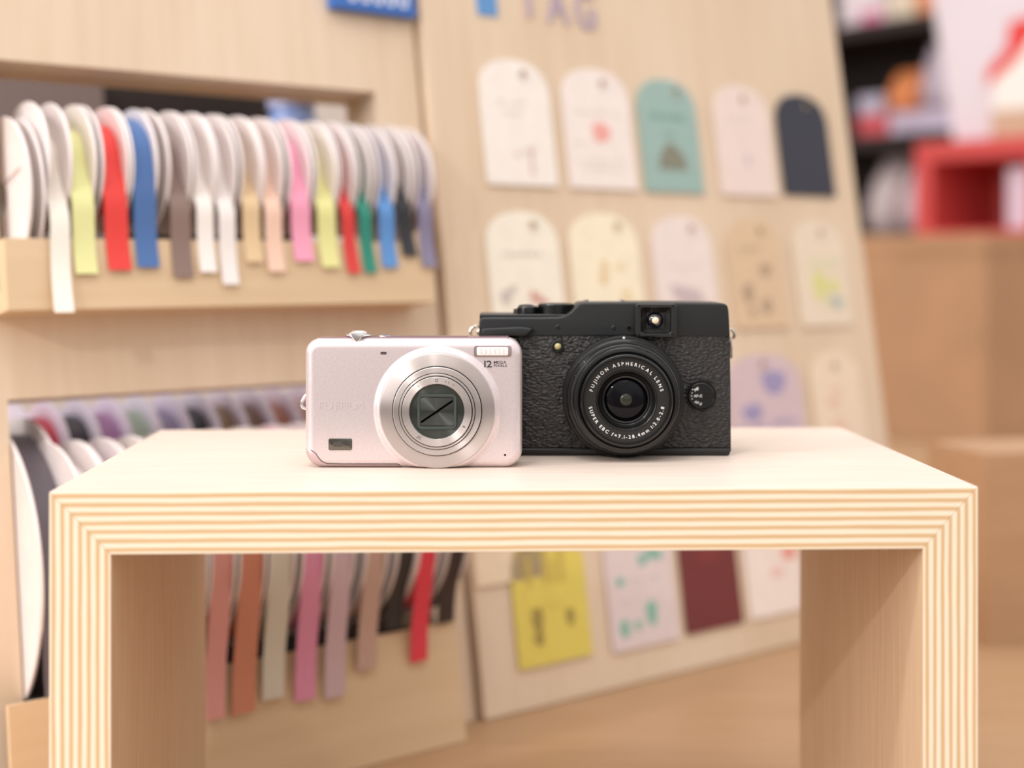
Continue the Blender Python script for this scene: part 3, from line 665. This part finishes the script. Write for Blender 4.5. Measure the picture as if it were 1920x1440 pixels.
for i, u in enumerate(lower):
    gap = min([abs(aa[i] - aa[j]) for j in range(len(aa)) if j != i])
    dpx = abs(bp(u[0] + 10, 1200, NG)[0] - bp(u[0] - 10, 1200, NG)[0]) / 20
    wdt = min(u[2] * dpx, gap - .0032)
    end = max(bp(u[0], u[1], NG + .003)[1], ZT + .004)
    rr = R2 * u[3]; tl = smooth_tail(rr, NG - N2, bC2 - end, straight=True)
    spool(aa[i], bC2, N2, R2, rr, wdt, ribbon_mat(u[5].replace(' ', '_'), u[4]), 'large white card spool with %s ribbon hanging over the lower tray' % u[5], 'large ribbon spools in the lower opening', tl)
bw = .020; cc = bp(54, 1075, .036); dn = .080
tl = smooth_tail(.078, NG + .052, cc[1] - max(bp(68, 1356, NG + .003)[1], ZT + .006), curl=-.004, straight=True)
spool(aP0 + bw / 2 + .0022, cc[1], -.052, .088, .078, bw, ribbon_mat('charcoal_grosgrain', (92, 84, 92)), 'largest lower spool at the left edge with charcoal grosgrain ribbon hanging past the tray', 'large ribbon spools in the lower opening', tl)
MB().tube([(aP0 + .032, bC2, N2), (aa[-1] + .008, bC2, N2)], .0045, 14).obj('spool_rod', M_ROD, stand, 40)
# lower rear row, smaller and higher
R3 = .044; N3 = -.088; bC3 = bp(300, 735, N3)[1] - R3 - .002
back = [((196, 60, 78), 'crimson'), ((58, 52, 60), 'black velvet'), ((176, 128, 176), 'violet'), ((170, 190, 172), 'mint green'), ((150, 140, 172), 'slate lilac'), ((40, 38, 44), 'midnight black'), ((140, 112, 84), 'khaki brown'),
        ((128, 96, 78), 'walnut brown'), ((178, 120, 100), 'copper'), ((196, 150, 130), 'dusty apricot'), ((150, 130, 160), 'heather'), ((190, 150, 160), 'blush'), ((120, 120, 150), 'steel blue'), ((190, 180, 170), 'stone grey'), ((160, 90, 100), 'wine')]
a0 = bp(52, 800, N3)[0]; a1 = bp(760, 780, N3)[0]
for i, (c, nm) in enumerate(back):
    a = a0 + (a1 - a0) * i / (len(back) - 1)
    spool(a, bC3, N3, R3, R3 * .78, (a1 - a0) / (len(back) - 1) - .0032, ribbon_mat(nm.replace(' ', '_'), c), 'small mauve-rimmed spool of %s ribbon in the rear row of the lower opening' % nm, 'small spools in the rear row of the lower opening', fl=M_FL2)
MB().tube([(aP0 - .008, bC3, N3), (aP1 + .008, bC3, N3)], .004, 14).obj('spool_rod', M_ROD, stand, 40)
# things seen over the upper spools
c = bp(578, 206, -.10)
bx = empty('storage_jar', BM @ Matrix.Translation((c[0], c[1] - .05, -.125)), 'pale blue jar visible above the spools inside the upper opening', 'jar')
MB().lathe([(.00001, 0), (.018, 0), (.0195, .002), (.0195, .046), (.017, .052), (.017, .056)], 32, 'y').obj('jar_body', mat('pale_blue_plastic', (150, 176, 238), .3), bx, 40)
MB().lathe([(.0185, .056), (.0185, .066), (.00001, .067)], 32, 'y').obj('jar_lid', mat('pale_violet_lid', (196, 200, 240), .3), bx, 40)
c = bp(60, 190, -.16); gb = MB().box((-.03, -.10, -.01), (.055, .02, 0)).obj('grey_card', mat('grey_card', (150, 136, 134), .6)); gb.matrix_world = BM @ Matrix.Translation((c[0], c[1], -.165)); tag(gb, 'grey card standing inside the upper opening at its left end', 'card')
# blue sign on the stand
s0 = bp(626, 17, .008); s1 = bp(781, 38, .008); st = bp(640, -70, .008)[1]
sg = empty('ribbon_sign', BM @ Matrix.Translation((s0[0], s0[1] + .002, 0)), 'blue sign with white lettering fixed at the top right of the ribbon stand', 'sign')
MB().box((0, 0, 0), (s1[0] - s0[0], st - s0[1], .008)).obj('sign_board', mat('royal_blue_board', (52, 104, 182), .4), sg)
wl = MB()
for k in range(5):
    x = .016 + .0105 * k; wl.prism([(x + .0046 * math.cos(q), .0135 + .0085 * math.sin(q)) for q in [2 * PI * j / 20 for j in range(20)]], .008, .0086, [[(x + .0026 * math.cos(q), .0135 + .0062 * math.sin(q)) for q in [2 * PI * j / 20 for j in range(20)]]])
wl.obj('sign_lettering', mat('white_sign_ink', (220, 224, 236), .5), sg)

# ------------------------------------------------------------------ tag board
tA0 = aR + .004; tA1 = bp(1600, 400)[0]; NB = .006
board = empty('tag_display_board', BM, 'pale wooden leaning board pinned with rows of sample gift tags', 'display board')
o = MB().box((tA0, ZT, -.016), (tA1, bTop, NB)).obj('board_panel', M_PANEL, board); bv = o.modifiers.new('edge', 'BEVEL'); bv.width = .001; bv.segments = 2
MB().box((tA0 + .02, ZT + .001, -.10), (tA0 + .04, bTop - .2, -.017)).box((tA1 - .04, ZT + .001, -.10), (tA1 - .02, bTop - .2, -.017)).obj('rear_brace', M_BEAM, board)
MB().box((tA0 - .0038, ZT, -.016), (tA0 - .0002, bTop, -.006)).obj('joint_strip', mat('brown_joint', (150, 104, 70), .6), board)
x0, b0 = bp(980, 44, NB); tx = MB(); text(tx, 'T', .044, bp(976, 44, NB)[0], b0 + .006, NB + .0006, plane='xy', sx=.72, ext=.02)
text(tx, 'A', .044, bp(1026, 44, NB)[0], b0 + .004, NB + .0006, plane='xy', sx=.72, ext=.02); text(tx, 'G', .044, bp(1080, 44, NB)[0], b0 + .003, NB + .0006, plane='xy', sx=.72, ext=.02)
tx.obj('heading_lettering', mat('purple_grey_ink', (172, 156, 176), .6), board)
q0 = bp(895, 27, NB); q1 = bp(932, 24, NB); MB().box((q0[0], q0[1], NB), (q1[0], q0[1] + .03, NB + .001)).obj('blue_square', mat('sky_blue_ink', (92, 146, 200), .6), board)['label'] = 'blue printed square before the heading'

def tag_outline(wd, h, sh):
    """gift tag: straight sides, shoulders and an arched top; origin at the bottom left"""
    p = [(0, 0), (wd, 0)]
    for k in range(17):
        a = PI * k / 16; p.append((wd / 2 + wd / 2 * math.copysign(abs(math.cos(a)) ** .85, math.cos(a)), h - sh + sh * max(0, math.sin(a)) ** .85))
    return p
def blob(mb, cx, cy, r, sy=1.0, n=14, rng=.15):
    mb.prism([(cx + r * (1 + rng * math.sin(3 * q + cx * 900)) * math.cos(q), cy + r * sy * (1 + rng * math.cos(2 * q)) * math.sin(q)) for q in [2 * PI * j / n for j in range(n)]], .0011, .0013)
def scribble(mb, x0, x1, y, h, n):
    """a line of tiny unreadable print"""
    r = random.Random(int(abs(x0 * 9e5) + abs(y) * 7e4)); x = x0; st = (x1 - x0) / n
    for k in range(n):
        if r.random() < .15: x += st; continue
        mb.box((x, y, .0011), (x + st * r.uniform(.4, .7), y + h * r.uniform(.6, 1), .0013)); x += st
def gift_tag(BL, BRt, top, hole, rgb, label, prints, sh=.027, nm='gift_tag'):
    a0, b0 = bp(BL[0], BL[1], NB + .003); a1, b1 = bp(BRt[0], BRt[1], NB + .003); b0 = (b0 + b1) / 2; bt = bp(top[0], top[1], NB + .003)[1]
    wd, h = a1 - a0, bt - b0
    M = BM @ Matrix.Translation((a0, b0, NB + .0012))
    t = empty(nm, M, label, 'gift tag', 'sample tags on the board')
    ha, hb = (bp(hole[0], hole[1], NB + .003)[0] - a0, bp(hole[0], hole[1], NB + .003)[1] - b0) if hole else (wd / 2, h - .009)
    m_ = mat('tag_card_%d_%d_%d' % rgb, rgb, .55, noise=(80, .015))
    mb = MB(); mb.prism(tag_outline(wd, h, sh), 0, .0010, [circ(ha, hb, .0036, 20)]); mb.obj('card', m_, t)
    ey = MB(); ey.lathe([(.0036, .0009), (.0038, .0014), (.0050, .0014), (.0051, .0009)], 24, 'z', (ha, hb, 0)); ey.obj('eyelet', mat('eyelet_%d_%d_%d' % rgb, tuple(int(c_ * .96) for c_ in rgb), .5), t, 40)
    for k, (col, nm, fn) in enumerate(prints):
        pm = MB(); fn(pm, wd, h); col = tuple(int(c1_ * .62 + c2_ * .38) for c1_, c2_ in zip(col, rgb)); pm.obj(nm, mat('print_%d_%d_%d' % col, col, .55), t)
    return t
def P_lines(*rows):
    def f(mb, w_, h): [scribble(mb, w_ * a, w_ * b_, h * y, h * hh, n) for a, b_, y, hh, n in rows]
    return f
def P_blobs(*bl_):
    def f(mb, w_, h): [blob(mb, w_ * x, h * y, w_ * r, s_) for x, y, r, s_ in bl_]
    return f
GR = (176, 168, 160)
gift_tag((917, 347), (1048, 347), (967, 112), (982, 140), (240, 232, 224), 'large cream white tag at the top left of the board, faint red legs drawn low', [(GR, 'printed_words', P_lines((.2, .65, .64, .03, 9), (.3, .6, .56, .02, 7))), ((200, 160, 160), 'printed_drawing', P_lines((.4, .5, .22, .06, 2), (.62, .70, .08, .20, 1), (.55, .74, .26, .05, 3)))])
gift_tag((1072, 353), (1198, 355), (1125, 130), (1131, 157), (238, 226, 220), 'pinkish white tag with a round red dot printed in the middle', [((234, 130, 120), 'red_dot', P_blobs((.52, .47, .13, 1.0))), (GR, 'printed_words', P_lines((.2, .8, .62, .02, 11), (.15, .85, .22, .02, 12), (.25, .75, .16, .02, 9), (.1, .3, .36, .02, 4)))])
gift_tag((1214, 359), (1323, 362), (1256, 150), (1268, 174), (152, 180, 174), 'teal green tag with a brown gathered bundle drawn on it', [((96, 142, 128), 'printed_words', P_lines((.2, .8, .64, .07, 8), (.4, .6, .5, .03, 4))), ((118, 100, 76), 'brown_drawing', lambda mb, w_, h: mb.prism([(w_ * .26, h * .20), (w_ * .74, h * .20), (w_ * .72, h * .30), (w_ * .6, h * .40), (w_ * .5, h * .44), (w_ * .38, h * .40), (w_ * .28, h * .30)], .0011, .0013))])
gift_tag((1356, 365), (1461, 368), (1381, 160), (1394, 186), (232, 214, 206), 'pale pink tag with a small purple drawing between teal and navy tags', [((150, 140, 190), 'purple_drawing', P_lines((.42, .5, .2, .2, 1), (.5, .58, .26, .12, 1))), (GR, 'printed_words', P_lines((.25, .7, .68, .02, 8), (.3, .65, .56, .02, 6)))])
gift_tag((1474, 367), (1569, 366), (1504, 178), (1513, 197), (44, 46, 60), 'dark navy blank tag at the right end of the top row', [])
gift_tag((930, 636), (1066, 630), (987, 396), (1001, 423), (240, 232, 216), 'ivory tag rising behind the black camera with a dark red mark', [(GR, 'printed_words', P_lines((.2, .75, .64, .04, 8))), ((178, 96, 84), 'red_mark', lambda mb, w_, h: mb.prism([(w_ * .55, h * .38), (w_ * .8, h * .26), (w_ * .72, h * .24), (w_ * .52, h * .30)], .0011, .0013)), ((170, 158, 158), 'grey_marks', P_blobs((.2, .32, .07, 1.3), (.3, .38, .05, 1)))])
gift_tag((1086, 630), (1216, 626), (1142, 400), (1159, 425), (241, 230, 204), 'cream yellow tag with an ochre bottle drawing, second in the middle row', [((216, 178, 120), 'ochre_drawing', lambda mb, w_, h: mb.prism([(w_ * .38, h * .42), (w_ * .48, h * .42), (w_ * .52, h * .60), (w_ * .44, h * .62)], .0011, .0013)), ((226, 200, 150), 'faint_marks', P_blobs((.75, .3, .08, 1.6), (.7, .56, .08, .6)))])
gift_tag((1242, 626), (1354, 622), (1287, 405), (1297, 430), (232, 218, 212), 'pale pinkish tag with a greyish wing drawing above the viewfinder', [((176, 158, 164), 'wing_drawing', lambda mb, w_, h: mb.prism([(w_ * .22, h * .42), (w_ * .7, h * .36), (w_ * .8, h * .22), (w_ * .5, h * .20), (w_ * .28, h * .30)], .0011, .0013)), (GR, 'printed_words', P_lines((.25, .75, .56, .02, 8)))])
gift_tag((1382, 616), (1482, 614), (1405, 410), (1426, 434), (216, 188, 156), 'kraft brown tag with dark smudged drawings, middle row', [((150, 128, 106), 'dark_drawings', lambda mb, w_, h: (P_lines((.2, .62, .70, .05, 7))(mb, w_, h), P_blobs((.66, .53, .10, 1.1), (.3, .32, .10, 1.5), (.62, .20, .10, 1.2), (.34, .15, .06, 1.2))(mb, w_, h)))])
gift_tag((1506, 612), (1602, 610), (1534, 414), (1540, 437), (228, 212, 190), 'beige tag with yellow green prints at the right end of the middle row', [((206, 212, 108), 'lime_print', P_blobs((.42, .38, .13, 1.6), (.7, .38, .12, .8))), ((196, 212, 150), 'green_print', P_lines((.2, .9, .60, .05, 5), (.2, .85, .54, .04, 5), (.5, .9, .18, .10, 4))), ((170, 190, 205), 'blue_print', P_blobs((.72, .22, .1, 1.1)))])
gift_tag((1380, 860), (1520, 852), (1440, 664), None, (206, 184, 190), 'lavender tag with blue block prints beside the black camera', [((124, 122, 178), 'blue_print', lambda mb, w_, h: (P_blobs((.62, .72, .16, .8), (.3, .44, .13, .7))(mb, w_, h), P_lines((.08, .48, .26, .07, 5), (.55, .9, .30, .07, 6))(mb, w_, h)))])
gift_tag((1538, 850), (1632, 846), (1562, 658), (1566, 686), (230, 210, 186), 'beige tag with faint reddish drawings at the right end of the third row', [((222, 180, 160), 'faint_drawing', P_blobs((.45, .25, .14, 1), (.4, .5, .12, .7), (.5, .62, .1, .5)))])
for (l, r_, tp, c_, nm) in ((930, 1066, 690, (236, 226, 212), 'ivory tag hanging behind the silver camera, first of the third row'), (1086, 1216, 680, (232, 220, 206), 'off-white tag hidden behind the black camera, second of the third row'), (1242, 1354, 672, (228, 206, 190), 'pale kraft tag hidden behind the black camera, third of the third row')):
    pass
gift_tag((895, 1093), (1030, 1088), (960, 868), None, (236, 214, 186), 'cream card whose lower edge shows left of the yellow tag', [])
gift_tag((976, 1254), (1113, 1230), (1050, 992), None, (222, 204, 96), 'yellow tag with two small brown figures seen under the riser', [((186, 160, 78), 'printed_frame', P_lines((.2, .7, .42, .02, 5), (.2, .75, .60, .3, 5))), ((128, 104, 60), 'brown_figures', P_blobs((.30, .34, .08, 1.9), (.30, .20, .07, 1.2), (.74, .32, .06, 1.8)))])
gift_tag((1152, 1224), (1276, 1198), (1215, 965), None, (222, 206, 206), 'white tag printed with green figures seen under the riser', [((78, 172, 144), 'green_figures', lambda mb, w_, h: P_blobs((.55, .66, .06, 1.4), (.70, .70, .07, 1.3), (.82, .68, .05, 1.5), (.2, .52, .06, 1), (.2, .16, .07, 1.6), (.40, .17, .05, 1.3), (.62, .24, .08, 2.0))(mb, w_, h)), ((176, 186, 176), 'printed_words', P_lines((.3, .8, .50, .03, 8), (.2, .5, .34, .03, 5)))])
gift_tag((1290, 1190), (1397, 1168), (1340, 940), None, (112, 44, 44), 'dark maroon tag seen under the riser', [((132, 50, 52), 'tonal_print', P_blobs((.5, .6, .2, .8)))])
gift_tag((1411, 1163), (1512, 1140), (1460, 920), None, (238, 224, 216), 'white tag with a red ring print seen beside the right leg', [((226, 118, 104), 'red_ring', P_blobs((.80, .50, .13, 1.1))), ((232, 176, 168), 'faint_red', P_blobs((.55, .34, .12, .6)))])

# ------------------------------------------------------------------ right background (its furniture is turned the other way)
def turned(px, py, Y, z=None, ang=-50.6):
    p = at(px, py, Y)
    if z is not None: p.z = z
    return Matrix.Translation(p) @ Matrix.Rotation(math.radians(ang), 4, 'Z')
ZC = 2.41
M = turned(1848, 840, ZC, TZ)
boxtop = CZ + (HY - 438) / F * ZC
cb = empty('cardboard_box', M, 'big plain brown box behind the tag board carrying the red cube', 'box')
M_KRAFT = mat('brown_box_board', (184, 142, 106), .65, noise=(8, .04))
o = MB().box((-.30, 0, 0), (0, .46, boxtop - TZ - .002)).obj('box_body', M_KRAFT, cb); bv = o.modifiers.new('e', 'BEVEL'); bv.width = .003; bv.segments = 2
MB().box((-.304, -.003, boxtop - TZ - .03), (.003, .463, boxtop - TZ)).obj('lid', M_KRAFT, cb)
# wooden block at the right, behind the riser
wb = empty('wooden_block', turned(1850, 1215, 1.147, TZ, 14), 'low brown wooden block on the counter at the right edge', 'block')
o = MB().box((0, 0, 0), (.22, .09, .156)).obj('block_body', wood('reddish_wood', (172, 134, 100), (182, 144, 110), (1, 10, 10)), wb)
# red open cube
rcM = turned(1950, 400, 2.55, boxtop); e1 = rcM.to_3x3() @ Vector((1, 0, 0))
rc = empty('red_cube_shelf', rcM, 'glossy red open cube standing on the brown box', 'cube shelf')
HC = CZ + (HY - 258) / F * 2.62 - boxtop; LW = .262; RD = mat('red_lacquer', (206, 74, 72), .45)
ri = MB(); t_ = .036
ri.box((-LW, 0, 0), (-LW + t_, .24, HC)); ri.box((-t_ * .6, 0, 0), (0, .24, HC)); ri.box((-LW + t_, 0, HC - t_), (-t_ * .6, .24, HC)); ri.box((-LW + t_, 0, 0), (-t_ * .6, .24, .012)); ri.obj('cube_frame', RD, rc)
MB().box((-LW + t_, .225, .012), (-t_ * .6, .238, HC - t_)).obj('back_panel', mat('shade_lifted_red', (214, 100, 94), .5), rc)  # same red lightened in colour to lift the shaded inside
wt = empty('white_parcel', rcM @ Matrix.Translation((-.055, .03, .012)), 'pale lilac parcel standing inside the red cube at its right', 'parcel')
o = MB().box((-.03, 0, 0), (.03, .12, HC - t_ - .03)).obj('parcel_body', mat('pale_lilac_paper', (224, 206, 222), .6), wt); bv = o.modifiers.new('e', 'BEVEL'); bv.width = .004; bv.segments = 2
# white display card on the cube
wp = empty('white_display_box', rcM @ Matrix.Translation((-.238, .04, HC)), 'tall white display box with slanted side standing on the red cube', 'display box')
M_WP = mat('white_card_panel', (226, 215, 222), .5, noise=(5, .01))
mb = MB(); mb.prism([(.035, 0), (.30, 0), (.30, .34), (-.022, .34)], 0, .06, [], 'xz'); mb.obj('box_body', M_WP, wp)
pm = empty('printed_packet', rcM @ Matrix.Translation((-.108, .022, HC)), 'white packet with red slanted print standing before the white display box', 'packet')
mb = MB(); mb.prism([(0, .052), (.13, .052), (.13, .205), (.06, .19), (0, .11)], 0, .016, [], 'xz'); mb.obj('packet_body', mat('white_foil', (244, 238, 232), .4), pm)
mb = MB(); mb.prism([(-.012, .100), (-.010, .130), (.030, .165), (.034, .212), (.13, .225), (.13, .185), (.078, .180), (.045, .140)], -.002, 0, [], 'xz'); mb.obj('red_print', mat('red_print_ink', (226, 62, 58), .5), pm)
mb = MB(); mb.prism(circ(.095, .14, .012), -.002, 0, [], 'xz'); mb.obj('pink_print', mat('pink_print_ink', (238, 190, 186), .5), pm)
MB().box((-.004, 0, 0), (.13, .016, .052)).obj('kraft_base', mat('kraft_strip', (204, 170, 144), .6), pm)
# dark shelving behind
ZS = 3.3
shM = turned(1900, 400, ZS, 0)
sh = empty('dark_shelving_unit', shM, 'dark brown shelving unit with packaged goods in the right background', 'shelving')
M_DK = wood('dark_stained_wood', (44, 34, 32), (58, 46, 42), (1, 10, 10))
MB().box((-1.1, .36, .02), (.02, .38, 2.3)).obj('back_panel', M_DK, sh)
MB().box((-1.12, 0, 0), (-1.1, .38, 2.3)).obj('side_panel', M_DK, sh); MB().box((.02, 0, 0), (.04, .38, 2.3)).obj('side_panel', M_DK, sh)
def z_at(px, py):                             # height on the shelving front at this pixel
    d = ray(px, py); C0 = Vector((0, 0, CZ)); nn = shM.to_3x3() @ Vector((0, 1, 0)); t = (shM.translation - C0).dot(nn) / d.dot(nn); p = shM.inverted() @ (C0 + d * t); return p
S1 = z_at(1650, 38).z; S2 = z_at(1680, 250).z; S3 = z_at(1660, 440).z
for zz in (S1, S2, S3, S3 - .36, S3 - .72, 2.28):
    MB().box((-1.1, 0, zz - .032), (.02, .36, zz)).obj('shelf', M_DK, sh)
def shelf_item(name, px0, px1, zz, h, d, rgb, label, cat, kind='pouch', extra=None):
    x0 = z_at(px0, 300).x; x1 = z_at(px1, 300).x
    t = empty(name, shM @ Matrix.Translation(((x0 + x1) / 2, .03, zz)), label, cat)
    hw = (x1 - x0) / 2; mb = MB(); m_ = mat('goods_%d_%d_%d' % rgb, rgb, .5, noise=(25, .12))
    if kind == 'pouch':
        vs = []; fs = []; N = 12; prof = [(0, .8, .8), (.08, 1, 1), (.35, 1, 1.05), (.7, .95, .7), (.9, .9, .25), (1, .92, .08)]
        for (t_z, sx_, sd) in prof:
            for k in range(N): a = 2 * PI * k / N; vs.append((hw * sx_ * math.copysign(abs(math.cos(a)) ** .5, math.cos(a)), d / 2 + d / 2 * sd * math.copysign(abs(math.sin(a)) ** .7, math.sin(a)), h * t_z))
        for l in range(len(prof) - 1):
            for k in range(N): j = (k + 1) % N; fs.append((l * N + k, l * N + j, (l + 1) * N + j, (l + 1) * N + k))
        fs += [tuple(range(N)), tuple((len(prof) - 1) * N + k for k in range(N))]; mb.add(vs, fs); mb.obj('packet_body', m_, t, 50)
    else:
        o = mb.box((-hw, 0, 0), (hw, d, h)).obj('packet_body', m_, t); bv = o.modifiers.new('e', 'BEVEL'); bv.width = .006; bv.segments = 3
    if extra:
        c_, (a0, a1, b0, b1) = extra; MB().box((-hw + 2 * hw * a0, -.002, h * b0), (-hw + 2 * hw * a1, .004, h * b1)).obj('label_patch', mat('goods_%d_%d_%d' % c_, c_, .5), t)
    return t
shelf_item('boxed_goods', 1560, 1645, S1, .16, .2, (240, 218, 222), 'white and pink package on the upper dark shelf beside the tag board', 'package', 'box', ((224, 120, 160), (.5, .95, .02, .2)))
shelf_item('boxed_goods', 1650, 1700, S1, .14, .2, (236, 214, 190), 'cream package on the upper dark shelf, middle of the three', 'package', 'box')
shelf_item('boxed_goods', 1703, 1765, S1, .15, .2, (226, 140, 90), 'orange package on the upper dark shelf next to the white box', 'package', 'box')
shelf_item('flat_package', 1592, 1650, S2, .055, .2, (210, 84, 92), 'flat red package lowest on the middle dark shelf', 'package', 'box')
shelf_item('flat_package', 1652, 1775, S2, .055, .2, (200, 186, 206), 'flat lilac package on the middle dark shelf', 'package', 'box')
shelf_item('flat_package', 1592, 1640, S2 + .056, .05, .18, (190, 184, 204), 'flat grey lilac package stacked on the red one', 'package', 'box')
shelf_item('snack_pouch', 1640, 1699, S2 + .056, .11, .12, (222, 134, 78), 'orange pouch on the middle dark shelf', 'pouch')
shelf_item('snack_pouch', 1703, 1772, S2 + .056, .17, .12, (190, 176, 190), 'pale grey violet pouch beside the orange pouch', 'pouch')
shelf_item('wrapped_bundle', 1602, 1660, S3, .20, .18, (200, 184, 184), 'grey pink wrapped bundle low on the shelf beside the tag board', 'bundle')
shelf_item('wrapped_bundle', 1664, 1735, S3, .21, .18, (212, 184, 190), 'pale pink wrapped bundle left of the red cube', 'bundle')

# feet of the leaning boards are cut level with the counter
for root in (stand, board):
    for o in root.children:
        for v in o.data.vertices:
            if v.co.y < ZT + .0015 and v.co.y > ZT - .002: v.co.y = ZT - v.co.z * BN.z / BV.z
for o in stand.children:
    if o.name.startswith('back_panel'):
        for v in o.data.vertices:
            if v.co.y < -9: v.co.y = ZT - v.co.z * BN.z / BV.z
